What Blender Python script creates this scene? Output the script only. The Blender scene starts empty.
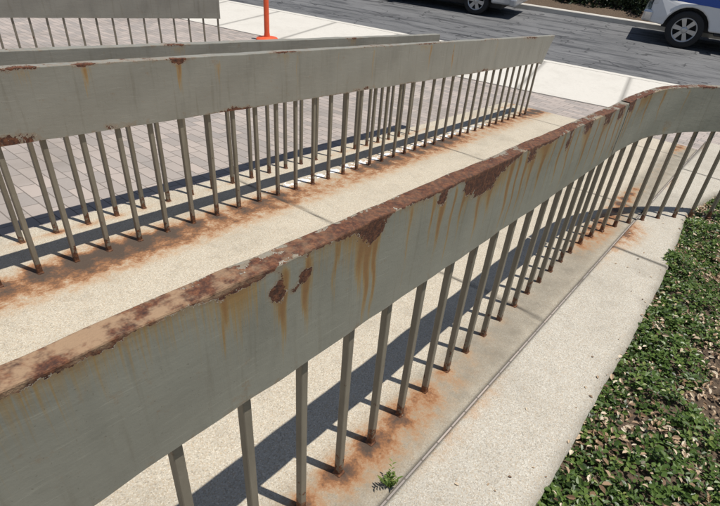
import bpy, math, random
import numpy as np
from mathutils import Vector, Matrix
random.seed(3); rng=np.random.default_rng(7)
scene=bpy.context.scene
COL=scene.collection
# ---------------------------------------------------------------- frames
SD=np.array([.592,.806]); PD=np.array([-.806,.592]); P0=np.array([0.,1.04])
SL=.108
def sp2xy(s,p):
    s=np.asarray(s,float);p=np.asarray(p,float)
    return P0[0]+s*SD[0]+p*PD[0], P0[1]+s*SD[1]+p*PD[1]
def xy2sp(x,y):
    x=np.asarray(x,float)-P0[0];y=np.asarray(y,float)-P0[1]
    return x*SD[0]+y*SD[1], x*PD[0]+y*PD[1]
ZL=-.85
def zg_sp(s,p):
    z=-SL*np.asarray(s,float)-.0387*np.clip(p,0,9)
    k=.04; z=ZL+k*np.logaddexp(0,(z-ZL)/k)
    k=.08; z=.6-k*np.logaddexp(0,(.6-z)/k)
    return z
def zg(x,y): return zg_sp(*xy2sp(x,y))
E=np.array([.903,-.430]); E=E/np.linalg.norm(E); F=np.array([-E[1],E[0]]); S0=np.array([.455,11.72])
def uw2xy(u,w): return S0[0]+u*E[0]+w*F[0], S0[1]+u*E[1]+w*F[1]
ZR=-.98
# ---------------------------------------------------------------- node helper
class M:
    def __init__(s,name,rough=.8):
        s.m=bpy.data.materials.new(name); s.m.use_nodes=True; s.t=s.m.node_tree
        s.b=s.t.nodes['Principled BSDF']; s.out=s.t.nodes['Material Output']; s.b.inputs['Roughness'].default_value=rough
    def n(s,ty,**k):
        x=s.t.nodes.new(ty)
        for a,v in k.items(): setattr(x,a,v)
        return x
    def put(s,sock,v):
        if isinstance(v,bpy.types.NodeSocket): s.t.links.new(v,sock)
        elif v is not None:
            if isinstance(v,(tuple,list)) and len(v)==3 and sock.type=='RGBA': v=(*v,1)
            sock.default_value=v
    def math(s,op,a,b=None,c=None,clamp=False):
        x=s.n('ShaderNodeMath',operation=op); x.use_clamp=clamp
        s.put(x.inputs[0],a); s.put(x.inputs[1],b); s.put(x.inputs[2],c); return x.outputs[0]
    def mul(s,*a):
        r=a[0]
        for b in a[1:]: r=s.math('MULTIPLY',r,b)
        return r
    def mix(s,f,a,b,bt='MIX'):
        x=s.n('ShaderNodeMix',data_type='RGBA',blend_type=bt); s.put(x.inputs[0],f); s.put(x.inputs[6],a); s.put(x.inputs[7],b); return x.outputs[2]
    def step(s,v,a,b):
        x=s.n('ShaderNodeMapRange'); x.interpolation_type='SMOOTHSTEP'; s.put(x.inputs[0],v); x.inputs[1].default_value=a; x.inputs[2].default_value=b; return x.outputs[0]
    def noise(s,vec,scale,detail=3,rough=.55,col=False):
        x=s.n('ShaderNodeTexNoise'); s.put(x.inputs['Vector'],vec); x.inputs['Scale'].default_value=scale; x.inputs['Detail'].default_value=detail; x.inputs['Roughness'].default_value=rough
        return x.outputs['Color' if col else 'Fac']
    def vor(s,vec,scale,feat='F1',out='Distance'):
        x=s.n('ShaderNodeTexVoronoi',feature=feat); s.put(x.inputs['Vector'],vec); x.inputs['Scale'].default_value=scale; return x.outputs[out]
    def attr(s,name,out='Fac'): return s.n('ShaderNodeAttribute',attribute_name=name).outputs[out]
    def obj(s): return s.n('ShaderNodeTexCoord').outputs['Object']
    def mapp(s,vec,scale=(1,1,1),rot=(0,0,0)):
        x=s.n('ShaderNodeMapping'); s.put(x.inputs[0],vec); x.inputs['Scale'].default_value=scale; x.inputs['Rotation'].default_value=rot; return x.outputs[0]
    def ramp(s,f,stops):
        x=s.n('ShaderNodeValToRGB'); s.put(x.inputs[0],f); e=x.color_ramp.elements
        while len(e)<len(stops): e.new(.5)
        for i,(p,c) in enumerate(stops): e[i].position=p; e[i].color=(*c,1)
        return x.outputs[0]
    def bump(s,h,st=.5,dist=.01,prev=None):
        x=s.n('ShaderNodeBump'); x.inputs['Strength'].default_value=st; x.inputs['Distance'].default_value=dist
        s.put(x.inputs['Height'],h); s.put(x.inputs['Normal'],prev); return x.outputs[0]
    def base(s,c): s.put(s.b.inputs['Base Color'],c)
    def rough(s,c): s.put(s.b.inputs['Roughness'],c)
    def nrm(s,c): s.put(s.b.inputs['Normal'],c)
def simple(name,col,rough=.5,metal=0,noise=.15,scale=8):
    m=M(name,rough); o=m.obj(); n=m.noise(o,scale,3)
    d=tuple(c*(1-noise) for c in col); l=tuple(min(1,c*(1+noise)) for c in col)
    m.base(m.mix(n,d,l)); m.b.inputs['Metallic'].default_value=metal; return m.m
# ---------------------------------------------------------------- materials
def concrete_mat(name,base=(.42,.385,.31),dirt=.5,agg=1.0,stain=(.22,.19,.145)):
    m=M(name,.85); L=m.attr('loc','Vector')
    c1=m.vor(L,260,out='Color'); d1=m.vor(L,260)
    sep=m.n('ShaderNodeSeparateColor'); m.put(sep.inputs[0],c1); r=sep.outputs[0]
    d=tuple(c*(1-.36*agg) for c in base); l=tuple(min(.75,c*(1+.28*agg)) for c in base)
    warm=(base[0]*.95,base[1]*.86,base[2]*.76)
    col=m.ramp(r,[(0,d),(.22,warm if agg>.7 else base),(.45,tuple(c*.95 for c in base)),(.78,base),(1,l)])
    fl=m.noise(L,330,1); fleck=m.step(fl,.67,.71); col=m.mix(m.mul(fleck,.6*agg),col,(.10,.085,.065))
    big=m.noise(L,1.6,4,.6); med=m.noise(L,9,4,.65)
    col=m.mix(m.mul(m.step(big,.45,.75),dirt),col,stain)
    col=m.mix(m.mul(m.step(med,.5,.72),dirt*.6),col,tuple(c*.75 for c in stain))
    drt=m.attr('dirt'); col=m.mix(m.mul(drt,m.math('ADD',.40,m.mul(med,.9))),col,(.17,.15,.115))
    bh=m.math('ADD',m.mul(d1,-.7),m.noise(L,60,2))
    ra=m.attr('rust'); nn=m.math('ADD',m.mul(m.math('SUBTRACT',m.noise(L,13,4,.7),.5),1.5),m.mul(m.math('SUBTRACT',m.noise(L,70,3,.7),.5),.6))
    v=m.math('ADD',ra,m.mul(nn,m.math('MINIMUM',m.mul(ra,2.0),1.0)))
    rc=m.ramp(v,[(0,(.42,.31,.18)),(.30,(.42,.225,.09)),(.52,(.30,.125,.04)),(.75,(.13,.058,.026)),(1,(.055,.032,.02))])
    col=m.mix(m.mul(m.step(v,.03,.66),.93),col,rc)
    sp=m.attr('spot'); col=m.mix(m.step(m.math('ADD',sp,m.mul(m.math('SUBTRACT',m.noise(L,26,3,.6),.5),2.2)),.66,.72),col,(.78,.77,.75))
    dk=m.attr('dark'); col=m.mix(m.math('MULTIPLY',dk,.9,clamp=True),col,(.04,.035,.028))
    m.base(col); m.nrm(m.bump(bh,.4,.0025)); return m.m
mat_ramp=concrete_mat('exposed_aggregate_concrete',(.50,.45,.36),.30,1.0)
mat_kerb=concrete_mat('kerb_concrete',(.47,.44,.375),.28,1.0)
mat_walk=concrete_mat('sidewalk_concrete',(.60,.57,.51),.22,.45,stain=(.35,.32,.27))

def paint_mat(name,paint=(.262,.258,.213)):
    m=M(name,.5); L=m.attr('loc','Vector'); ra=m.attr('rust'); st=m.attr('stain')
    n1=m.math('SUBTRACT',m.noise(L,22,5,.62),.5); n2=m.math('SUBTRACT',m.noise(L,90,3,.7),.5); n3=m.math('SUBTRACT',m.noise(L,6,2,.5),.5)
    nn=m.math('ADD',m.mul(n1,1.6),m.math('ADD',m.mul(n2,.9),m.mul(n3,.5)))
    v=m.math('ADD',ra,nn)
    mask=m.step(v,.50,.52); rim=m.step(v,.458,.475)
    LS=m.mapp(L,(190,3,5)); streak=m.noise(LS,1,3,.6)
    pc=m.mix(m.noise(L,4,4,.6),tuple(c*.86 for c in paint),tuple(c*1.12 for c in paint))
    pc=m.mix(m.mul(m.step(m.noise(m.mapp(L,(7,2.0,2)),1,4,.7),.50,.72),.35),pc,tuple(c*.62 for c in paint))
    pc=m.mix(m.mul(m.step(m.noise(m.mapp(L,(6,120,2)),1,3,.7),.60,.70),.3),pc,tuple(c*1.6 for c in paint))
    pc=m.mix(m.mul(m.step(m.noise(m.mapp(L,(38,1.8,2)),1,3,.6),.54,.7),.28),pc,(.15,.13,.09))
    sm=m.mul(m.step(m.math('ADD',m.mul(st,1.0),m.mul(m.math('SUBTRACT',streak,.5),1.1)),.28,.72),.85,m.step(st,.04,.22))
    pc=m.mix(sm,pc,m.mix(m.step(st,.4,1.0),(.33,.215,.075),(.25,.115,.028)))
    pc=m.mix(m.mul(m.step(m.noise(L,150,2),.67,.73),.45),pc,(.11,.095,.07))
    halo=m.step(v,.12,.47); pc=m.mix(m.mul(halo,.42),pc,(.24,.14,.065))
    pale=m.step(m.noise(L,34,2),.46,.54)
    pc=m.mix(m.mul(rim,pale,.75),pc,(.50,.47,.40))
    rn=m.noise(L,60,5,.78)
    rc=m.ramp(rn,[(.30,(.028,.017,.014)),(.46,(.08,.032,.018)),(.57,(.15,.058,.028)),(.74,(.27,.125,.055))])
    tanm=m.attr('tan'); rc=m.mix(m.mul(tanm,m.step(m.noise(L,18,4,.7),.40,.60)),rc,(.34,.225,.135))
    m.base(m.mix(mask,pc,rc))
    m.rough(m.mix(mask,(.46,.46,.46),(.9,.9,.9)))
    b=m.bump(m.noise(L,240,1),.14,.0015)
    b=m.bump(m.noise(m.mapp(L,(1,3,3)),14,2),.14,.006,b)
    b=m.bump(m.math('ADD',m.mul(mask,-1.0),m.mul(rn,mask,.9)),.95,.003,b)
    m.nrm(b); return m.m
mat_paint=paint_mat('weathered_grey_paint')
mat_paint2=paint_mat('weathered_grey_paint_b',(.258,.248,.21))
def bal_mat():
    m=M('baluster_paint',.55); L=m.obj(); h=m.attr('hgt')
    n=m.noise(L,26,4,.7)
    v=m.math('ADD',m.mul(m.math('SUBTRACT',n,.5),2.6),m.mul(m.math('POWER',2.718,m.mul(h,-16)),1.0))
    pc=m.mix(m.noise(m.mapp(L,(3,3,1)),9,3),(.15,.13,.095),(.27,.24,.185))
    rc=m.ramp(m.noise(L,90,3,.7),[(.3,(.04,.022,.015)),(.5,(.12,.05,.025)),(.7,(.24,.10,.04))])
    m.base(m.mix(m.step(v,.42,.55),pc,rc)); m.nrm(m.bump(m.noise(L,150,2),.3,.002)); return m.m
mat_bal=bal_mat()
def paver_mat():
    m=M('concrete_pavers',.85); L=m.mapp(m.obj(),(1,1,1),(0,0,math.radians(38)))
    b=m.n('ShaderNodeTexBrick'); m.put(b.inputs['Vector'],L); b.inputs['Scale'].default_value=1
    b.inputs['Brick Width'].default_value=.21; b.inputs['Row Height'].default_value=.105; b.inputs['Mortar Size'].default_value=.004; b.inputs['Mortar Smooth'].default_value=.3
    b.inputs['Color1'].default_value=(.42,.355,.315,1); b.inputs['Color2'].default_value=(.26,.235,.22,1); b.inputs['Mortar'].default_value=(.12,.10,.085,1)
    c=b.outputs['Color']; c=m.mix(m.mul(m.noise(L,90,3),.35),c,(.44,.39,.34)); 
    c=m.mix(m.mul(m.step(m.noise(L,1.2,4),.45,.75),.4),c,(.18,.155,.13))
    m.base(c); m.nrm(m.bump(m.math('ADD',m.mul(b.outputs['Fac'],-1),m.mul(m.noise(L,120,2),.3)),.6,.004)); return m.m
mat_paver=paver_mat()
def asphalt_mat():
    m=M('asphalt',.85); o=m.attr('loc','Vector')
    c=m.mix(m.vor(o,110,out='Color'),(.08,.082,.085),(.15,.15,.15))
    big=m.noise(m.mapp(o,(.5,.8,1)),1.2,4,.6); c=m.mix(m.mul(m.step(big,.35,.65),.6),c,(.185,.185,.185))
    s1=m.noise(m.mapp(o,(.30,1.9,1),(0,0,.10)),1.3,6,.75); c=m.mix(m.mul(m.step(s1,.50,.60),.75),c,(.04,.041,.045))
    s2=m.noise(m.mapp(o,(.12,3.2,1),(0,0,-.08)),1.2,5,.7); c=m.mix(m.mul(m.step(s2,.55,.60),.7),c,(.03,.031,.035))
    s3=m.noise(m.mapp(o,(.8,1.0,1),(0,0,.6)),.9,3,.5); ln=m.math('ABSOLUTE',m.math('SUBTRACT',s3,.5)); c=m.mix(m.mul(m.math('SUBTRACT',1,m.step(ln,.003,.008)),.7),c,(.022,.022,.024))
    m.base(c); m.nrm(m.bump(m.noise(o,90,3),.6,.008)); return m.m
mat_asph=asphalt_mat()
def soil_mat(name,a,b_,sc=30):
    m=M(name,.95); o=m.obj(); n=m.noise(o,sc,4,.7); m.base(m.ramp(n,[(.3,a),(.55,b_),(.75,tuple(min(1,c*1.8) for c in b_))])); m.nrm(m.bump(n,.9,.03)); return m.m
mat_soil=soil_mat('soil_mulch',(.04,.028,.018),(.13,.09,.058),45)
mat_terr=soil_mat('terrain_grass',(.03,.04,.015),(.06,.075,.03),6)
def leaf_mat(name,stops,rough=.35,trans=.3):
    m=M(name,rough); r=m.attr('rnd'); c=m.ramp(r,stops); m.base(c)
    t=m.n('ShaderNodeBsdfTranslucent'); m.put(t.inputs[0],c); x=m.n('ShaderNodeMixShader'); x.inputs[0].default_value=trans
    m.t.links.new(m.b.outputs[0],x.inputs[1]); m.t.links.new(t.outputs[0],x.inputs[2]); m.t.links.new(x.outputs[0],m.out.inputs[0]); return m.m
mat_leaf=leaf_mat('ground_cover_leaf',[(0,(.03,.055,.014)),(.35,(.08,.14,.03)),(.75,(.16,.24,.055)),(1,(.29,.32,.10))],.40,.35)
mat_hleaf=leaf_mat('hedge_leaf',[(0,(.012,.022,.008)),(.6,(.03,.05,.016)),(1,(.06,.08,.03))],.5,.15)
mat_dry=leaf_mat('dry_leaf',[(0,(.14,.08,.045)),(.3,(.33,.22,.13)),(.7,(.54,.42,.29)),(1,(.68,.60,.47))],.7,.1)
# ---------------------------------------------------------------- mesh helpers
def mkobj(name,verts,faces,mat=None,parent=None,smooth=False,attrs=None):
    me=bpy.data.meshes.new(name); me.from_pydata([tuple(map(float,v)) for v in verts] if not isinstance(verts,np.ndarray) else verts.tolist(),[],faces if isinstance(faces,list) else faces.tolist()); me.update()
    if attrs:
        for k,a in attrs.items():
            a=np.asarray(a,np.float32)
            if a.ndim==2: at=me.attributes.new(k,'FLOAT_VECTOR','POINT'); at.data.foreach_set('vector',a.ravel())
            else: at=me.attributes.new(k,'FLOAT','POINT'); at.data.foreach_set('value',a.ravel())
    if smooth: me.polygons.foreach_set('use_smooth',[True]*len(me.polygons))
    ob=bpy.data.objects.new(name,me); COL.objects.link(ob)
    if mat: me.materials.append(mat)
    if parent: ob.parent=parent
    return ob
def empty(name,loc=(0,0,0),rotz=0):
    e=bpy.data.objects.new(name,None); COL.objects.link(e); e.location=loc; e.rotation_euler=(0,0,rotz); e.empty_display_size=.3; return e
def gridfaces(n,m):
    i=np.arange(n-1)[:,None]*m+np.arange(m-1)[None]; i=i.ravel()
    return np.stack([i,i+m,i+m+1,i+1],1)
# ---------------------------------------------------------------- ground pieces
_ks=np.arange(-10,9,.02); _kp=np.interp(_ks,[-9,2.0,2.9,3.6,4.1,4.7,5.4,6.2,6.8,8],[-.545,-.545,-.515,-.46,-.455,-.56,-.9,-1.6,-2.6,-6])
_kp=np.convolve(np.pad(_kp,20,mode='edge'),np.hanning(41)/np.hanning(41).sum(),'valid')
def kerb_edge(s): return np.interp(s,_ks,_kp)
us=np.arange(-60,60.01,.25); ws=np.arange(-40,.01,.25)
U,W=np.meshgrid(us,ws,indexing='ij'); X,Y=uw2xy(U,W); Z=zg(X,Y)
V=np.stack([X.ravel(),Y.ravel(),Z.ravel()],1); Fc=gridfaces(len(us),len(ws))
c=V[Fc].mean(1); s_,p_=xy2sp(c[:,0],c[:,1]); keep=~((p_<kerb_edge(s_)+.2)&(s_<6.7)&(s_>-7)&(p_>-9)); Fc=Fc[keep][:,::-1]
mkobj('pavement',V,Fc,mat_paver,smooth=True)
sk=[];sf=[]
for (a,b) in [((-60,-40),(-60,0)),((60,0),(60,-40)),((60,-40),(-60,-40))]:
    i=len(sk)
    for q in (a,b):
        x,y=uw2xy(*q); sk+= [(x,y,float(zg(x,y))),(x,y,-1.3)]
    sf.append([i,i+1,i+3,i+2])
mkobj('pavement_retaining_wall',sk,sf,mat_walk,attrs={'loc':np.array(sk)})
# ramp
BS=.176
def base_rust(s,p,pr,amp,width,ph=0,side=0):
    d=p-pr+side
    per=.5+.5*np.cos(2*np.pi*(s-ph)/BS)
    r=amp*np.exp(-(np.abs(d)/width)**1.7)*(.40+.60*per*np.exp(-(np.abs(d)/(width*.8))**2)+.2*np.exp(-(d/.03)**2))
    lo=.75+.35*np.sin(s*2.1+1)+.25*np.sin(s*5.3+.4)
    return r*np.clip(lo,.25,1.3)
ss=np.arange(-6,6.31,.02); pp=np.concatenate([np.arange(-.172,.4,.012),np.arange(.4,1.4,.1),np.arange(1.4,2.301,.012)])
S,Pm=np.meshgrid(ss,pp,indexing='ij'); X,Y=sp2xy(S,Pm); Z=zg_sp(S,Pm)+.005
dark=np.zeros_like(S)
for j in [-2.9,-.75,1.4,3.55,5.7]: 
    dark=np.maximum(dark,np.exp(-((S-j-.01*np.sin(Pm*9))/.011)**2))
dark=np.maximum(dark,np.exp(-((Pm+.172)/.009)**2)); Z=Z-.004*dark
R=base_rust(S,Pm,0,.62,.095,-.018)+base_rust(S,Pm,1.81,1.1,.14,.03)+.40*np.exp(-((Pm-1.68)/.14)**2)*np.clip(1.1-S*.10,0.4,1)+base_rust(S,Pm,2.17,.35,.06,.1)+.22*np.exp(-((Pm+.09)/.07)**2)*(.5+.5*np.sin(S*2.9))
R*=np.where(Pm<.6,np.clip(.8+.45*np.sin(S*1.7+2.2),.35,1.25),1)
dirt=np.exp(-((Pm+.05)/.13)**4)*.8+.35*np.exp(-((Pm-1.75)/.16)**2)
spot=np.exp(-((Pm-1.90)/.055)**2)*np.clip((S-1.2)/.5,0,1)*np.clip((5.2-S)/.4,0,1)*(.55+.45*(.5+.5*np.cos(2*np.pi*(S-.03)/BS)))
g=np.stack([X.ravel(),Y.ravel(),Z.ravel()],1)
mkobj('concrete_ramp',g,gridfaces(len(ss),len(pp))[:,::-1],mat_ramp,smooth=True,attrs={'loc':np.stack([S.ravel(),Pm.ravel(),0*S.ravel()],1),'rust':R.ravel(),'spot':spot.ravel(),'dark':dark.ravel(),'dirt':dirt.ravel()})
# kerb
ss=np.arange(-6.5,6.9,.03); tt=np.linspace(0,1,34)
S,T=np.meshgrid(ss,tt,indexing='ij'); Pk=-.18+(kerb_edge(S)+.18)*T
rim=.003*np.sin(S*7)+.002*np.sin(S*23)+.0015*np.sin(S*61)
Zk=zg_sp(S,Pk)+.010-.004*np.exp(-(T/.02)**2)-.006*(T>.999); X,Y=sp2xy(S,Pk+rim*(T>.9))
darkk=np.zeros_like(S)
for j in [-1.9,2.62,5.2]: darkk=np.maximum(darkk,np.exp(-((S-j)/.014)**2))
darkk=np.maximum(darkk,np.exp(-((Pk+.18)/.006)**2))
rk=.30*np.exp(-(Pk+.18)**2/.006)*np.clip(np.sin(S*3.1),0,1)+.5*np.exp(-((Pk+.18)/.14)**2)*np.clip((S-2.5)/.4,0,1)*np.clip((3.4-S)/.3,0,1)
dk_=.5*np.exp(-((T-1)/.07)**2)
Xs,Ys=sp2xy(ss,kerb_edge(ss)-.006+rim[:,-1]); z1=Zk[:,-1]-.008; z2=zg_sp(ss,kerb_edge(ss))-.2
Xa=np.concatenate([X,Xs[:,None],Xs[:,None]],1); Ya=np.concatenate([Y,Ys[:,None],Ys[:,None]],1); Za=np.concatenate([Zk,z1[:,None],z2[:,None]],1)
Pa=np.concatenate([Pk,Pk[:,-1:],Pk[:,-1:]],1); Sa=np.concatenate([S,S[:,-2:]],1)
loc=np.stack([Sa.ravel(),Pa.ravel(),Za.ravel()],1)
pad=lambda a: np.concatenate([a,a[:,-1:]*0,a[:,-1:]*0],1).ravel()
mkobj('kerb',np.stack([Xa.ravel(),Ya.ravel(),Za.ravel()],1),gridfaces(len(ss),36),mat_kerb,smooth=True,attrs={'loc':loc,'rust':pad(rk),'spot':pad(rk*0),'dark':pad(darkk),'dirt':pad(dk_)})
# sidewalk
us=np.concatenate([np.arange(-60,-8,1.0),np.arange(-8,14,.06),np.arange(14,61,1.0)]); ws=np.concatenate([[-2.252],np.arange(-2.25,-.148,.07)])
U,W=np.meshgrid(us,ws,indexing='ij'); X,Y=uw2xy(U,W); Z=zg(X,Y)+.015-.03*(W<-2.251)
dk=np.maximum(np.exp(-((((U+.7)%1.5)-.75)/.03)**2)*.7,0)
mkobj('sidewalk',np.stack([X.ravel(),Y.ravel(),Z.ravel()],1),gridfaces(len(us),len(ws))[:,::-1],mat_walk,attrs={'loc':np.stack([U.ravel(),W.ravel(),0*U.ravel()],1),'rust':0*U.ravel(),'spot':0*U.ravel(),'dark':dk.ravel()})
def kerbbox(name,w0,w1,ztop):
    prof=[(w0,ZR-.1),(w0,ztop-.02),(w0+.015*np.sign(w1-w0),ztop),(w1,ztop),(w1,ZR-.1)]
    us=np.arange(-60,61,1.0); v=[];lc=[]
    for u in us:
        for w,z in prof:
            x,y=uw2xy(u,w); v.append((x,y,z)); lc.append((u,w,z))
    mkobj(name,v,gridfaces(len(us),5),mat_walk,attrs={'loc':np.array(lc)})
kerbbox('street_kerb',0,-.15,ZL+.020)
kerbbox('street_kerb',6.2,6.35,ZR+.13)
us=np.arange(-60,61,2.0); ws=np.array([0,2,4,6.2]); U,W=np.meshgrid(us,ws,indexing='ij'); X,Y=uw2xy(U,W)
mkobj('road',np.stack([X.ravel(),Y.ravel(),X.ravel()*0+ZR],1),gridfaces(len(us),4)[:,::-1],mat_asph,attrs={'loc':np.stack([U.ravel(),W.ravel(),0*U.ravel()],1)})
us=np.concatenate([np.linspace(-250,-30,12),np.linspace(-25,30,60),np.linspace(40,250,12)]); ws=np.array([-250,-60,-40,-1,6.30,6.34,7,8,9.5,12,20,40,80,250.])
zs=np.array([-1.1,-1.1,-1.1,-1.1,-1.05,-.87,-.83,-.7,-.4,.0,.6,1.2,2,4])
U,W=np.meshgrid(us,ws,indexing='ij'); X,Y=uw2xy(U,W); Z=np.broadcast_to(zs,U.shape)+0
mkobj('terrain',np.stack([X.ravel(),Y.ravel(),Z.ravel()],1),gridfaces(len(us),len(ws))[:,::-1],mat_terr)
us=np.arange(-25,30,.2); ws=np.arange(6.36,9.6,.2); U,W=np.meshgrid(us,ws,indexing='ij'); X,Y=uw2xy(U,W); Z=np.interp(W,[6.3,7,8,9.5,12],[-.86,-.80,-.66,-.36,0])+.02*np.sin(U*3)*np.sin(W*4)
mkobj('mulch_bank',np.stack([X.ravel(),Y.ravel(),Z.ravel()],1),gridfaces(len(us),len(ws))[:,::-1],mat_soil,smooth=True)
# bed
ss=np.arange(-7.2,7,.06); pp=np.arange(-9.2,-.30,.06); S,Pm=np.meshgrid(ss,pp,indexing='ij')
Pm=Pm+(kerb_edge(S)+.55)*np.clip(1+(Pm+.4)/6,0,1)
def sn(x,y,k=8,f=1,seed=0):
    r=np.random.default_rng(seed); o=0
    for i in range(k):
        a=r.uniform(0,6.28); ff=f*r.uniform(.6,1.8); o=o+np.sin((x*math.cos(a)+y*math.sin(a))*ff+r.uniform(0,6.28))
    return o/math.sqrt(k/2)
def bedz(s,p): return zg_sp(s,p)-.045+.012*sn(s,p,8,9,1)
X,Y=sp2xy(S,Pm)
mkobj('planting_bed',np.stack([X.ravel(),Y.ravel(),bedz(S,Pm).ravel()],1),gridfaces(len(ss),len(pp)),mat_soil,smooth=True)
def leaves(name,pos,size,fdir,nrm,rnd,mat,parent=None,wid=.36,fold=.12):
    N=len(pos); f=fdir/np.linalg.norm(fdir,axis=1,keepdims=True); sd=np.cross(f,nrm); sd/=np.linalg.norm(sd,axis=1,keepdims=True)+1e-9; n=np.cross(sd,f)
    sh=[(0,0,0),(-wid*.8,.28,fold),(-wid*.8,.68,fold*.8),(0,1,-.10),(wid*.8,.68,fold*.8),(wid*.8,.28,fold)]
    Vv=np.empty((N,6,3))
    for i,(a,b,c_) in enumerate(sh): Vv[:,i]=pos+size[:,None]*(sd*a+f*b+n*c_)
    base=np.arange(N)[:,None]*6
    Fa=np.concatenate([base+np.array([[0,3,2,1]]),base+np.array([[0,5,4,3]])])
    return mkobj(name,Vv.reshape(-1,3),Fa,mat,parent,attrs={'rnd':np.repeat(rnd,6)})
def clump(s,p):
    c=sn(s,p,10,11,5)*.65+sn(s,p,8,3.,6)*.25+.45
    for (a,b,wa,wb,am) in [(1.45,-1.02,.26,.16,1.5),(1.75,-1.45,.4,.22,1.2),(.55,-1.15,.15,.12,.9),(2.7,-1.25,.2,.12,.9),(.9,-.72,.10,.06,.9)]:
        c=c-am*np.exp(-((s-a)/wa)**2-((p-b)/wb)**2)
    return c
NS=27000
s0=rng.uniform(-1.0,6.6,NS); p0=kerb_edge(s0)+.025-rng.uniform(0,1,NS)**1.3*3.3
cl=clump(s0,p0); k=(cl+rng.normal(0,.35,NS)>-.85); s0,p0,cl=s0[k],p0[k],cl[k]; NS=len(s0)
hh=(.016+.06*np.clip(cl*.45+.50,0,1.3))*rng.uniform(.25,1,NS)*(.5+.5*np.clip((kerb_edge(s0)-p0)/.1,0,1))
x0_,y0_=sp2xy(s0,p0); z0_=bedz(s0,p0)+hh; K=5
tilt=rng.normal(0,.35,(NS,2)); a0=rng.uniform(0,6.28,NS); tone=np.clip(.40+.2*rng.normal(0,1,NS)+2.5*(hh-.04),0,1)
pos=[];fd=[];nr=[];sz=[];rd=[]
for j in range(K):
    a=a0+j*2.4; el=rng.uniform(-.1,.45,NS)+.25*(j>3)
    d=np.stack([np.cos(a)*np.cos(el)+tilt[:,0]*.3,np.sin(a)*np.cos(el)+tilt[:,1]*.3,np.sin(el)],1)
    pos.append(np.stack([x0_,y0_,z0_-.004*(5-j)],1)+d*.003); fd.append(d); nr.append(np.stack([tilt[:,0]*-1,tilt[:,1]*-1,np.ones(NS)],1)+rng.normal(0,.15,(NS,3)))
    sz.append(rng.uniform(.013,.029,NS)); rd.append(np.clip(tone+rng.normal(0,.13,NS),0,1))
leaves('ground_cover_plants',np.concatenate(pos),np.concatenate(sz),np.concatenate(fd),np.concatenate(nr),np.concatenate(rd),mat_leaf,wid=.36)
# litter: in the gaps on the soil, plus scattered on top of the plants
N=46000
s=rng.uniform(-1.0,6.4,N); p=kerb_edge(s)-rng.uniform(-.01,3.1,N); cl=clump(s,p); k=(cl+rng.normal(0,.55,N)<.05); s,p=s[k],p[k]; zz=rng.uniform(.004,.035,len(s))
N2=2600; s2=rng.uniform(-1.0,6.4,N2); p2=kerb_edge(s2)-rng.uniform(0,1,N2)**1.2*3.1; z2_=(.016+.06*np.clip(clump(s2,p2)*.45+.5,0,1.3))*.95
N3=46; s3=rng.uniform(-.2,4,N3); p3=kerb_edge(s3)+rng.uniform(0,1,N3)**2*.30; z3=np.full(N3,.045+.012)
bz=np.concatenate([bedz(s,p)+zz,bedz(s2,p2)+z2_,zg_sp(s3,p3)+.013]); s=np.concatenate([s,s2,s3]); p=np.concatenate([p,p2,p3]); N=len(s); x,y=sp2xy(s,p)
ang=rng.uniform(0,6.28,N); el=rng.normal(0,.28,N); el[-N3:]=.03; fdx=np.stack([np.cos(ang)*np.cos(el),np.sin(ang)*np.cos(el),np.sin(el)],1)
nrx=np.stack([rng.normal(0,.4,N),rng.normal(0,.4,N),np.ones(N)],1); nrx[-N3:]=(0,0,1)
szs=rng.uniform(.010,.036,N); szs[-N3:]*=.6
leaves('leaf_litter',np.stack([x,y,bz],1),szs,fdx,nrx,rng.uniform(0,1,N),mat_dry,wid=.28,fold=.16)
# hedge
hed=[];hn=[]
u0=-20
while u0<24:
    w0=7.5+random.uniform(-.25,.4); r=random.uniform(.55,.9); n=1500
    th=rng.uniform(0,6.28,n); ph=np.arccos(rng.uniform(-.3,1,n)); rr=r*rng.uniform(.72,1.02,n)*(1+.15*np.sin(th*5+u0)+.1*np.sin(ph*7))
    ux=u0+rr*np.sin(ph)*np.cos(th); wx=w0+.85*rr*np.sin(ph)*np.sin(th); zx=-.60+1.05*rr*np.cos(ph)
    X,Y=uw2xy(ux,wx); hed.append(np.stack([X,Y,zx],1)); dx,dy=np.sin(ph)*np.cos(th),np.sin(ph)*np.sin(th)
    hn.append(np.stack([dx*E[0]+dy*F[0],dx*E[1]+dy*F[1],np.cos(ph)+.3],1)); u0+=random.uniform(.75,1.25)
hp=np.concatenate(hed); hn=np.concatenate(hn)+rng.normal(0,.5,hp.shape); N=len(hp)
leaves('hedge',hp,rng.uniform(.06,.13,N),rng.normal(0,1,(N,3)),hn,np.clip(rng.normal(.45,.25,N),0,1),mat_hleaf)
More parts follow.
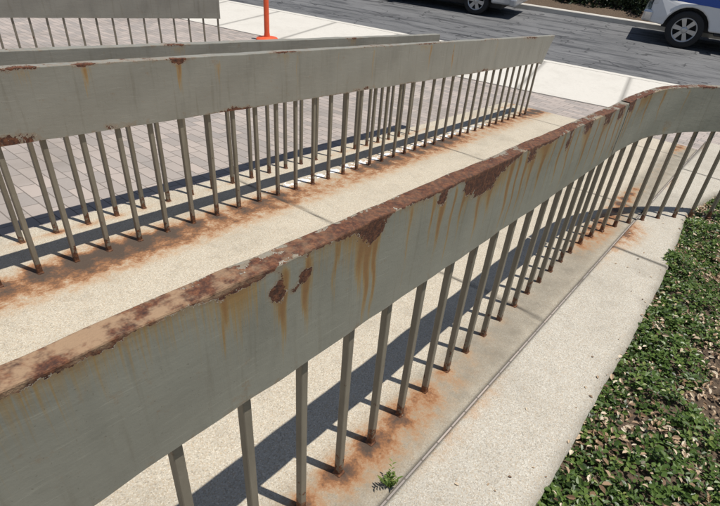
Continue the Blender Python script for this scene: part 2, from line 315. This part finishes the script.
# ---------------------------------------------------------------- railings
BH=.313; TH=.05
def section(H,T,nf):
    pts=[]; r=.004
    for i in range(nf): pts.append((0,H-(H-r)*i/nf*1.0))
    pts+= [(0,r),(r*.3,r*.3),(r,0)]
    for i in range(1,9): pts.append((r+(T-2*r)*i/9,0))
    pts+= [(T-r,0),(T-r*.3,r*.3),(T,r)]
    for i in range(1,9): pts.append((T,r+(H-r)*i/8.0))
    for i in range(1,4): pts.append((T*(1-i/4),H))
    return pts
def sweep(name,path,T,H,parent,mat,rustf,nf=44,slant=0):
    x,y,z,s=path; n=len(x); tx=np.gradient(x);ty=np.gradient(y); l=np.hypot(tx,ty); nx,ny=-ty/l,tx/l
    sec=section(H,T,nf); m=len(sec); off=np.array([a for a,b in sec])-T/2; dep=np.array([b for a,b in sec])
    q=np.array([b if i<nf+2 else (-a if i<nf+14 else -(T+b)) for i,(a,b) in enumerate(sec)])
    X=x[:,None]+nx[:,None]*off; Y=y[:,None]+ny[:,None]*off; Z=z[:,None]-dep[None]
    if slant:
        wgt=np.clip((s-(s[-1]-.3))/.3,0,1)[:,None]*(dep/H)[None]*slant
        X-=wgt*(tx/l)[:,None]; Y-=wgt*(ty/l)[:,None]
    Sg=np.repeat(s[:,None],m,1); Q=np.repeat(q[None],n,0)
    wob=.0014*np.sin(Sg*9+Q*20)+.0009*np.sin(Sg*31+1); X=X+nx[:,None]*wob; Y=Y+ny[:,None]*wob; Z=Z+.0008*np.sin(Sg*13+2)+.0005*np.sin(Sg*47)
    V=np.stack([X.ravel(),Y.ravel(),Z.ravel()],1)
    i=np.arange(n-1)[:,None]*m; j=np.arange(m)[None]; jn=(j+1)%m
    Fq=np.stack([(i+j).ravel(),(i+jn).ravel(),(i+m+jn).ravel(),(i+m+j).ravel()],1).tolist()
    Fq.append(list(range(m))[::-1]); Fq.append([(n-1)*m+k for k in range(m)])
    ru,st,tn=rustf(Sg,Q)
    return mkobj(name,V,Fq,mat,parent,smooth=False,attrs={'loc':np.stack([Sg.ravel(),Q.ravel(),0*Q.ravel()],1),'rust':ru.ravel(),'stain':st.ravel(),'tan':tn.ravel()})
def balusters(name,pts,parent,size=.0225):
    v=[];f=[];h=[]
    a=size/2;c_=.002
    sec=[(a,-a+c_),(a,a-c_),(a-c_,a),(-a+c_,a),(-a,a-c_),(-a,-a+c_),(-a+c_,-a),(a-c_,-a)]
    for (x,y,z0,z1,tx,ty) in pts:
        jit=random.uniform(-.003,.003); lean=random.uniform(-.006,.006)
        wk=random.uniform(1.15,1.4)
        levels=[(z0-.01,wk),(z0+.004,wk),(z0+.010,1.0),((z0+z1)/2,1),(z1,1)]
        b=len(v)
        for z,k in levels:
            for (q,w) in sec:
                q*=k;w*=k; xx=x+(q+jit+lean*(z-z0))*tx-w*ty; yy=y+(q+jit+lean*(z-z0))*ty+w*tx
                v.append((xx,yy,z)); h.append(z-z0)
        for L in range(4):
            for k in range(8): f.append([b+L*8+k,b+L*8+(k+1)%8,b+L*8+8+(k+1)%8,b+L*8+8+k])
    return mkobj(name,v,f,mat_bal,parent,attrs={'hgt':np.array(h)})
def generic(Sg,Q,H,seed,eamp=.42,bamp=.35,hot=(),topk=.85):
    r=np.random.default_rng(seed); lo=0
    for i in range(5): lo=lo+np.sin(Sg*r.uniform(1.5,9)+r.uniform(0,6))
    lo=.5+lo/6
    ru=eamp*np.clip(lo+.35,0,1.2)*np.exp(-(np.abs(Q)/.014)**1.3)
    top=(Q<=0)&(Q>-.055); ru=np.where(top,np.maximum(ru,eamp*topk*np.clip(lo+.25,0.25,1.2)),ru)
    ru=ru+bamp*np.exp(-((H-Q)/.009)**2)*np.clip(1.1-lo,.2,1)
    st=np.zeros_like(ru); tn=np.zeros_like(ru)
    for (s0,q0,ws_,wq,am) in hot:
        ru=ru+am*np.exp(-(((Sg-s0)/ws_)**2+((Q-q0)/wq)**2)**1.5)
        if am>.4:
            st=st+ .6*np.exp(-((Sg-s0)/(ws_*.75))**2)*np.clip((Q-q0)/.02,0,1)*np.exp(-np.clip(Q-q0,0,1)/.12)
    return ru-.06,np.clip(st,0,1),tn
def straight(s0,s1,p,top,ds=.01):
    s=np.arange(s0,s1+1e-6,ds); x,y=sp2xy(s,np.full_like(s,p)); z=zg_sp(s,np.full_like(s,p))+top
    return x,y,z,s
TOPH=.983
root=empty('metal_railing')
hotF=[(.015,.03,.055,.042,1.0),(-.05,-.01,.07,.025,.7),(.60,.045,.12,.055,.95),(.72,.01,.14,.03,.7),(.48,.030,.05,.03,.6),(-.29,.062,.024,.034,.85),(-.215,.058,.026,.020,.85),(-.25,.08,.02,.014,.4),(.33,.035,.035,.028,.8),(.97,.03,.05,.05,.75),(1.1,.0,.1,.02,.6),
 (1.38,.05,.04,.05,.6),(1.62,.03,.08,.04,.7),(1.95,.03,.1,.05,.7),(2.2,.04,.08,.06,.7),(-.55,-.02,.30,.035,.6),(-.38,.004,.08,.02,.5),(-.15,-.02,.14,.03,.55),(.2,-.02,.22,.03,.6),(.45,-.02,.2,.03,.4),(-.9,-.02,.35,.035,.6),(1.0,-.025,.5,.03,.45),(1.8,-.025,.5,.03,.45),(2.3,.25,.03,.05,.5)]
def runs(st,Sg,Q,L):
    for s0,a,l,w in L:
        st=st+a*np.exp(-((Sg-s0-.004*np.sin(Q*40))/w)**2)*np.clip(Q/.03,0,1)*np.exp(-(np.clip(Q,0,1)/l)**3)
    return st
def rf(Sg,Q):
    ru,st,tn=generic(Sg,Q,BH,11,.42,.30,hotF,1.0)
    st=runs(st,Sg,Q,[(.0,1.0,.31,.010),(.03,.9,.34,.007),(-.03,.6,.2,.012),(.8,1.0,.30,.012),(.86,1.,.33,.008),(.92,.9,.3,.010),(.99,.8,.3,.008),(1.3,.9,.26,.012),(1.42,.9,.31,.010),(1.5,.7,.25,.008),(1.66,.9,.3,.014),(1.78,1.,.31,.010),(1.92,.9,.3,.014),(2.05,1.,.33,.012),(2.17,.9,.3,.014),(2.27,1.,.33,.012),
      (-.275,.8,.22,.010),(-.21,.7,.19,.008),(.40,.9,.29,.008),(.46,.7,.2,.008),(.58,.8,.28,.01),(.66,.6,.2,.01),(.28,.7,.26,.006),(.33,.8,.22,.01),(.17,.5,.3,.006),(-.12,.5,.24,.006),(-.42,.4,.2,.006),(1.1,.7,.25,.012),(1.2,.6,.3,.008)])
    tn=np.where((Q<.012),np.clip(1.1-np.abs(Sg+.65)/.5,0,.8)+.12,0)
    return ru,np.clip(st,0,1),tn
pth=straight(-3.2,2.335,0,TOPH,.008)
pth=(pth[0],pth[1],1.6-.618-SL*pth[3]+0*pth[2],pth[3])
sweep('fascia_beam',pth,TH,BH,root,mat_paint,rf,nf=52)
sc=np.arange(0,3.4,.012); head=math.atan2(SD[1],SD[0])-np.radians(np.interp(sc,[0,.1,1.3,3.4],[1,3,32,80]))
x0,y0=sp2xy(2.343,0); xc=x0+np.concatenate([[0],np.cumsum(np.cos(head[:-1])*.012)]); yc=y0+np.concatenate([[0],np.cumsum(np.sin(head[:-1])*.012)])
zc=(.986-SL*2.343)-np.interp(sc,[0,.6,1.3,3.4],[0,.02,.075,.22])
hotC=[(2.4,.03,.08,.05,.8),(2.62,.0,.1,.02,.5),(3.1,.25,.06,.04,.5),(3.4,0,.1,.02,.4),(2.8,-.025,.6,.03,.55)]
def rc_(Sg,Q):
    ru,st,tn=generic(Sg,Q,BH,17,.40,.4,hotC,1.0)
    st=runs(st,Sg,Q,[(2.38,.9,.32,.012),(2.45,.8,.3,.01),(2.55,.5,.25,.01),(2.7,.7,.3,.01),(2.9,.7,.25,.01),(3.2,.6,.3,.01)])
    return ru,np.clip(st,0,1),tn
sweep('curved_fascia',(xc,yc,zc,sc+2.343),TH,BH,root,mat_paint,rc_)
bl=[]
for i in range(-17,14):
    s=i*BS-.018; x,y=sp2xy(s,0.0); bl.append((float(x),float(y),float(zg_sp(s,0))+.005,.982-SL*s-BH+.01,SD[0],SD[1]))
for i in range(1,19):
    L=i*BS-.05; 
    if L>3.35: break
    k=int(L/.012); x,y=xc[k],yc[k]; bl.append((x,y,float(zg(x,y))+.010,zc[k]-BH+.01,math.cos(head[k]),math.sin(head[k])))
balusters('balusters',bl,root)
# rail 2
root=empty('metal_railing')
hot2=[(.02,.0,.07,.02,.55),(.75,.012,.05,.028,.8),(.28,.0,.05,.016,.6),(-.1,.29,.12,.03,.7),(1.5,.0,.1,.012,.45),(2.3,.30,.2,.015,.45),(1.1,.3,.12,.02,.55),(.4,.3,.1,.02,.45),(.98,.03,.03,.03,.45),(3.1,.0,.2,.012,.45),(3.6,.1,.03,.04,.5),(4.3,.3,.2,.02,.5),(5.4,.02,.2,.03,.4)]
def r2(Sg,Q): 
    ru,st,tn=generic(Sg,Q,BH,23,.38,.52,hot2,.85)
    st=runs(st,Sg,Q,[(.75,.6,.2,.01),(1.0,.5,.3,.01),(.27,.4,.2,.01),(1.6,.5,.3,.01),(2.0,.5,.2,.01),(2.4,.6,.3,.015),(3.2,.6,.3,.015),(3.6,.7,.3,.012),(4.5,.5,.3,.02)])
    return ru,np.clip(st,0,1),tn
pth=straight(-4.5,6.14,1.81,TOPH,.012); sweep('fascia_beam',pth,TH,BH,root,mat_paint2,r2,slant=.22)
bl=[]
for i in range(-25,35):
    s=i*BS+.03
    if s>5.92: break
    x,y=sp2xy(s,1.81); zb=float(zg_sp(s,1.81)); bl.append((float(x),float(y),zb+.005,zb+TOPH-BH+.01,SD[0],SD[1]))
balusters('balusters',bl,root)
# rail 3
root=empty('metal_railing')
def r3(Sg,Q): return generic(Sg,Q,BH,31,.24,.3,[(1.,.0,.1,.02,.5),(2.6,.0,.1,.02,.5)])
pth=straight(-4.5,3.95,2.17,TOPH+.0,.02); sweep('fascia_beam',pth,TH,BH,root,mat_paint2,r3,nf=20)
bl=[]
for i in range(-25,22):
    s=i*BS+.10; x,y=sp2xy(s,2.17); zb=float(zg_sp(s,2.17)); bl.append((float(x),float(y),zb+.005,zb+TOPH-BH+.01,SD[0],SD[1]))
balusters('balusters',bl,root)
# rail 4
root=empty('metal_railing')
A=np.array([-2.01,7.12]); B=np.array([-4.28,6.25]); dd=(A-B)/np.linalg.norm(A-B); Lr=6.0; st_=A-dd*Lr
s=np.arange(0,Lr+.001,.02); z=np.full_like(s,.115+BH)
sweep('fascia_beam',(st_[0]+dd[0]*s,st_[1]+dd[1]*s,z,s),TH,BH,root,mat_paint2,r3,nf=20)
bl=[]
for i in range(34):
    q=A-dd*(.03+i*BS); bl.append((q[0],q[1],float(zg(*q)),.125,dd[0],dd[1]))
balusters('balusters',bl,root)
# ---------------------------------------------------------------- weed
root=empty('weed_plant'); sw,pw=.06,-.150; xw,yw=sp2xy(sw,pw); zw=float(zg_sp(sw,pw))+.004
ps=[];fd=[]
for i in range(11):
    a=random.uniform(0,6.28); L=random.uniform(.03,.085); t=random.uniform(.25,.8)
    for j in range(10):
        k=(j+1)/10*L; ps.append((xw+math.cos(a)*k*t,yw+math.sin(a)*k*t,zw+k*1.0)); b=a+(1 if j%2 else -1)*1.1; fd.append((math.cos(b),math.sin(b),.5))
ps=np.array(ps);fd=np.array(fd)
leaves('weed_leaves',ps,rng.uniform(.010,.020,110),fd,np.tile([0,0,1.],(110,1))+rng.normal(0,.2,(110,3)),rng.uniform(.4,1,110),mat_leaf,root,wid=.2)
# ---------------------------------------------------------------- delineator post
mat_or=simple('orange_plastic',(.70,.10,.03),.5,0,.25,14); mat_refl=simple('white_reflective',(.8,.8,.78),.3)
def lathe(name,prof,mat,parent,seg=32,axis='z',loc=(0,0,0)):
    v=[];f=[];n=len(prof)
    for i in range(seg):
        a=2*math.pi*i/seg
        for r,z in prof:
            if axis=='z': v.append((loc[0]+r*math.cos(a),loc[1]+r*math.sin(a),loc[2]+z))
            else: v.append((loc[0]+r*math.cos(a),loc[1]+z,loc[2]+r*math.sin(a)))
    for i in range(seg):
        for j in range(n-1):
            a=i*n+j;b=((i+1)%seg)*n+j; f.append([a,b,b+1,a+1])
    return mkobj(name,v,f,mat,parent,smooth=True)
px_,py_=-2.03,10.18
root=empty('delineator_post',(px_,py_,float(zg(px_,py_))+.016))
lathe('rubber_base',[(0,0),(.20,0),(.205,.012),(.19,.035),(.09,.05),(.07,.06),(0,.06)],mat_or,root)
lathe('post',[(.055,.05),(.052,.10),(.047,.13),(.046,1.02),(.040,1.05),(.02,1.06),(.02,1.10),(.03,1.12),(.0,1.13)],mat_or,root)
lathe('reflective_band_1',[(.0485,.72),(.0485,.82)],mat_refl,root); lathe('reflective_band_2',[(.0485,.88),(.0485,.98)],mat_refl,root)
# ---------------------------------------------------------------- vehicles
def box(name,x0,x1,y0,y1,z0,z1,mat,parent,bev=.01):
    v=[(x,y,z) for x in(x0,x1) for y in(y0,y1) for z in(z0,z1)]
    f=[[0,1,3,2],[4,6,7,5],[0,4,5,1],[2,3,7,6],[0,2,6,4],[1,5,7,3]]
    o=mkobj(name,v,f,mat,parent)
    if bev: b=o.modifiers.new('b','BEVEL'); b.width=bev; b.segments=2
    return o
def extr(name,prof,hw,mat,parent,bev=.04,tum=None):
    n=len(prof); v=[]
    for sg in (1,-1):
        for x,z in prof:
            w=hw if tum is None else tum(x,z)*hw
            v.append((x,sg*w,z))
    f=[list(range(n)),list(range(2*n-1,n-1,-1))]+[[i,n+i,n+(i+1)%n,(i+1)%n] for i in range(n)]
    o=mkobj(name,v,f,mat,parent)
    if bev: b=o.modifiers.new('b','BEVEL'); b.width=bev; b.segments=3; b.limit_method='ANGLE'; b.angle_limit=math.radians(35)
    return o
def body_prof(top,zb,wheels,R):
    pr=list(top)
    for wx,wz in wheels:
        for k in range(13):
            a=math.pi*k/12; x=wx+R*math.cos(a); z=wz+R*math.sin(a)
            if z>zb: pr.append((x,z))
            elif k in (0,12): pr.append((x,zb))
    return pr
def wheel(parent,name,x,y,r,w,side,mt,mr,md):
    w2=w/2; s=side
    t=[(r*.62,-w2*s),(r*.80,-w2*s*1.02),(r*.95,-w2*s),(r,-w2*.75*s),(r,w2*.75*s),(r*.96,w2*s),(r*.80,w2*1.05*s),(r*.67,w2*.98*s),(r*.65,w2*.7*s)]
    lathe(name+'_tyre',t,mt,parent,40,'y',(x,y,r))
    lathe(name+'_rim',[(r*.65,w2*.72*s),(r*.675,w2*.97*s),(r*.64,w2*.99*s),(r*.59,w2*.6*s)],mr,parent,40,'y',(x,y,r))
    lathe(name+'_well',[(r*.59,w2*.6*s),(r*.5,w2*.1*s),(0,w2*.1*s)],md,parent,40,'y',(x,y,r))
    lathe(name+'_hub',[(r*.19,w2*.3*s),(r*.18,w2*.8*s),(r*.10,w2*.88*s),(0,w2*.88*s)],mr,parent,24,'y',(x,y,r))
    for k in range(6):
        a=k*math.pi/3+.2; ca,sa=math.cos(a),math.sin(a); v=[]
        for rr,hw in((r*.12,.035),(r*.62,.05)):
            for yy in (w2*.45*s,w2*.78*s):
                for q in(-hw,hw): v.append((x+ca*rr-sa*q,y+yy,r+sa*rr+ca*q))
        mkobj(name+'_spoke_%d'%k,v,[[0,1,3,2],[4,6,7,5],[0,4,5,1],[2,3,7,6],[0,2,6,4],[1,5,7,3]],mr,parent)
mat_white=simple('white_car_paint',(.72,.72,.72),.25,0,.03); mat_blue=simple('blue_car_paint',(.02,.055,.26),.25,0,.05); mat_silver=simple('silver_car_paint',(.45,.46,.47),.28,.4,.03)
mat_glass=simple('tinted_glass',(.02,.022,.025),.06); mat_tyre=simple('tyre_rubber',(.022,.022,.023),.85); mat_rim=simple('alloy_rim',(.5,.5,.5),.3,.7); mat_dark=simple('black_plastic',(.02,.02,.02),.6); mat_lamp=simple('lamp_lens',(.6,.6,.6),.1); mat_red=simple('tail_lamp',(.35,.02,.02),.2); mat_chr=simple('chrome',(.6,.6,.6),.15,.9)
fwd=-E; left=np.array([-fwd[1],fwd[0]]); rz=math.atan2(fwd[1],fwd[0])
def place(contact,wx,track): return contact-fwd*wx-left*track
o=place(np.array([7.02,13.30]),1.8,.85); tr=empty('pickup_truck',(o[0],o[1],ZR+.003),rz)
r=.39; top=[(-2.93,.55),(-2.95,.75),(-2.93,1.28),(-.95,1.30),(-.9,1.22),(1.05,1.20),(2.2,1.14),(2.52,1.02),(2.62,.85),(2.62,.45)]
def tum(x,z): return (1-.10*max(0,(x-2.2))/.42)*(1-.05*max(0,z-.9)/.4)
extr('body',body_prof(top,.42,[(1.8,r),(-1.8,r)],.47),.98,mat_white,tr,.045,tum)
box('chassis',-2.6,2.3,-.72,.72,.36,.95,mat_dark,tr)
cab=[(-1.0,1.21),(-.86,1.86),(-.6,1.93),(.35,1.93),(.6,1.87),(1.25,1.17)]
extr('cab',cab,.93,mat_white,tr,.05,lambda x,z:1-.2*max(0,z-1.2)/.7)
def yw_(z): return .93*(1-.2*max(0,z-1.2)/.7)+.006
for sg in(1,-1):
    for nm,q in(('rear_window',[(-.82,1.28),(-.70,1.80),(-.08,1.82),(-.08,1.28)]),('front_window',[(0,1.28),(0,1.82),(.45,1.80),(.98,1.28)])):
        v=[(x,sg*yw_(z),z) for x,z in q]; mkobj(nm,v,[[0,1,2,3]],mat_glass,tr)
    q=[(-2.9,.92),(-2.9,1.20),(1.0,1.15),(2.15,1.07),(2.15,.96),(1.3,.92)]
    mkobj('blue_stripe',[(x,sg*(.98*tum(x,z)+.004),z) for x,z in q],[list(range(6))],mat_blue,tr)
    mkobj('door_gap',[(x,sg*(.98*tum(x,z)+.007),z) for x,z in[(.98,.5),(.99,.5),(.99,1.18),(.98,1.18)]],[[0,1,2,3]],mat_dark,tr)
    box('mirror',.75,.95,min(sg*.95,sg*1.18),max(sg*.95,sg*1.18),1.25,1.45,mat_dark,tr,.03)
    box('door_handle',.1,.3,min(sg*.965,sg*.995),max(sg*.965,sg*.995),1.02,1.06,mat_dark,tr,.008)
    box('head_lamp',2.38,2.615,min(sg*.62,sg*.90),max(sg*.62,sg*.90),.82,1.0,mat_lamp,tr,.03)
    box('tail_lamp',-2.965,-2.85,min(sg*.8,sg*.965),max(sg*.8,sg*.965),.9,1.22,mat_red,tr,.02)
    box('side_step',-.9,1.2,min(sg*.86,sg*1.0),max(sg*.86,sg*1.0),.36,.41,mat_dark,tr,.02)
mkobj('windscreen',[(1.245,.86,1.2),(1.245,-.86,1.2),(.625,-.74,1.86),(.625,.74,1.86)],[[0,1,2,3]],mat_glass,tr)
box('front_bumper',2.55,2.76,-.93,.93,.45,.70,mat_chr,tr,.05); box('grille',2.58,2.645,-.6,.6,.76,1.0,mat_dark,tr,.02); box('rear_bumper',-3.08,-2.9,-.9,.9,.5,.68,mat_chr,tr,.04)
for nm,x in(('front',1.8),('rear',-1.8)):
    for sg in(1,-1): wheel(tr,'%s_wheel_%s'%(nm,'l' if sg>0 else 'r'),x,sg*.85,r,.25,sg,mat_tyre,mat_rim,mat_dark)
o=place(np.array([2.53,15.40]),-1.35,.78); ca=empty('parked_car',(o[0],o[1],ZR+.003),rz)
r=.33; top=[(-2.25,.32),(-2.33,.55),(-2.28,.90),(-1.9,1.0),(1.0,.97),(1.9,.82),(2.25,.68),(2.33,.5),(2.25,.28)]
tc=lambda x,z:(1-.18*max(0,abs(x)-1.8)/.5)*(1-.06*max(0,z-.7)/.3)
extr('body',body_prof(top,.24,[(1.4,r),(-1.35,r)],.40),.91,mat_silver,ca,.05,tc)
box('chassis',-2.0,2.0,-.66,.66,.19,.8,mat_dark,ca)
cab=[(-1.85,.97),(-1.15,1.38),(-.6,1.45),(.1,1.44),(.5,1.36),(1.15,.94)]
cw=lambda x,z:1-.24*max(0,z-.95)/.5
extr('cabin',cab,.85,mat_silver,ca,.06,cw)
for sg in(1,-1):
    for nm,q in(('rear_window',[(-1.5,1.02),(-1.05,1.34),(-.32,1.38),(-.32,1.02)]),('front_window',[(-.24,1.02),(-.24,1.38),(.38,1.33),(.9,1.02)])):
        mkobj(nm,[(x,sg*(.85*cw(x,z)+.006),z) for x,z in q],[[0,1,2,3]],mat_glass,ca)
    box('tail_lamp',-2.30,-2.1,min(sg*.55,sg*.8),max(sg*.55,sg*.8),.72,.88,mat_red,ca,.02)
    box('head_lamp',2.0,2.24,min(sg*.5,sg*.78),max(sg*.5,sg*.78),.58,.70,mat_lamp,ca,.02)
    box('mirror',.7,.85,min(sg*.88,sg*1.05),max(sg*.88,sg*1.05),.98,1.1,mat_silver,ca,.03)
    box('door_handle',-.2,.0,min(sg*.89,sg*.92),max(sg*.89,sg*.92),.80,.83,mat_chr,ca,.006)
mkobj('windscreen',[(1.135,.76,.97),(1.135,-.76,.97),(.53,-.64,1.36),(.53,.64,1.36)],[[0,1,2,3]],mat_glass,ca)
mkobj('rear_screen',[(-1.83,.74,1.0),(-1.83,-.74,1.0),(-1.19,-.62,1.38),(-1.19,.62,1.38)],[[0,3,2,1]],mat_glass,ca)
box('rear_bumper',-2.38,-2.2,-.8,.8,.3,.5,mat_silver,ca,.05); box('grille',2.25,2.345,-.45,.45,.38,.55,mat_dark,ca,.02)
for nm,x in(('front',1.4),('rear',-1.35)):
    for sg in(1,-1): wheel(ca,'%s_wheel_%s'%(nm,'l' if sg>0 else 'r'),x,sg*.78,r,.21,sg,mat_tyre,mat_rim,mat_dark)
# ---------------------------------------------------------------- light
sun=Vector((.256,-.093,1)).normalized()
ld=bpy.data.lights.new('sun','SUN'); ld.energy=4.7; ld.angle=math.radians(.5); ld.color=(1,.96,.9); lo=bpy.data.objects.new('sun',ld); COL.objects.link(lo); lo.rotation_euler=sun.to_track_quat('Z','Y').to_euler()
w=bpy.data.worlds.new('World'); scene.world=w; w.use_nodes=True; nt=w.node_tree; sky=nt.nodes.new('ShaderNodeTexSky'); sky.sky_type='NISHITA'; sky.sun_disc=False
sky.sun_elevation=math.asin(sun.z); sky.sun_rotation=math.atan2(sun.x,sun.y); nt.links.new(sky.outputs[0],nt.nodes['Background'].inputs[0]); nt.nodes['Background'].inputs[1].default_value=.07
# ---------------------------------------------------------------- camera
th=math.radians(34.6); r0=Vector((1,0,0)); u0=Vector((0,math.sin(th),math.cos(th))); rl=.082
R_=(r0*.9966+u0*rl).normalized(); U_=(-r0*rl+u0*.9966).normalized(); B_=R_.cross(U_)
mt=Matrix((R_,U_,B_)).transposed().to_4x4(); mt.translation=Vector((0,0,1.6))
cd=bpy.data.cameras.new('camera'); cd.lens=26.45; cd.sensor_width=36; cd.clip_end=1000; cd.clip_start=.02; co=bpy.data.objects.new('camera',cd); COL.objects.link(co); co.matrix_world=mt; scene.camera=co
scene.view_settings.view_transform='Standard'; scene.view_settings.look='None'; scene.view_settings.exposure=0
import bmesh
for ob in list(COL.objects):
    if ob.type=='MESH' and ('fascia' in ob.name or ob.name.startswith(('balusters','body','cab'))):
        bm=bmesh.new(); bm.from_mesh(ob.data); bmesh.ops.recalc_face_normals(bm,faces=bm.faces); bm.to_mesh(ob.data); bm.free()
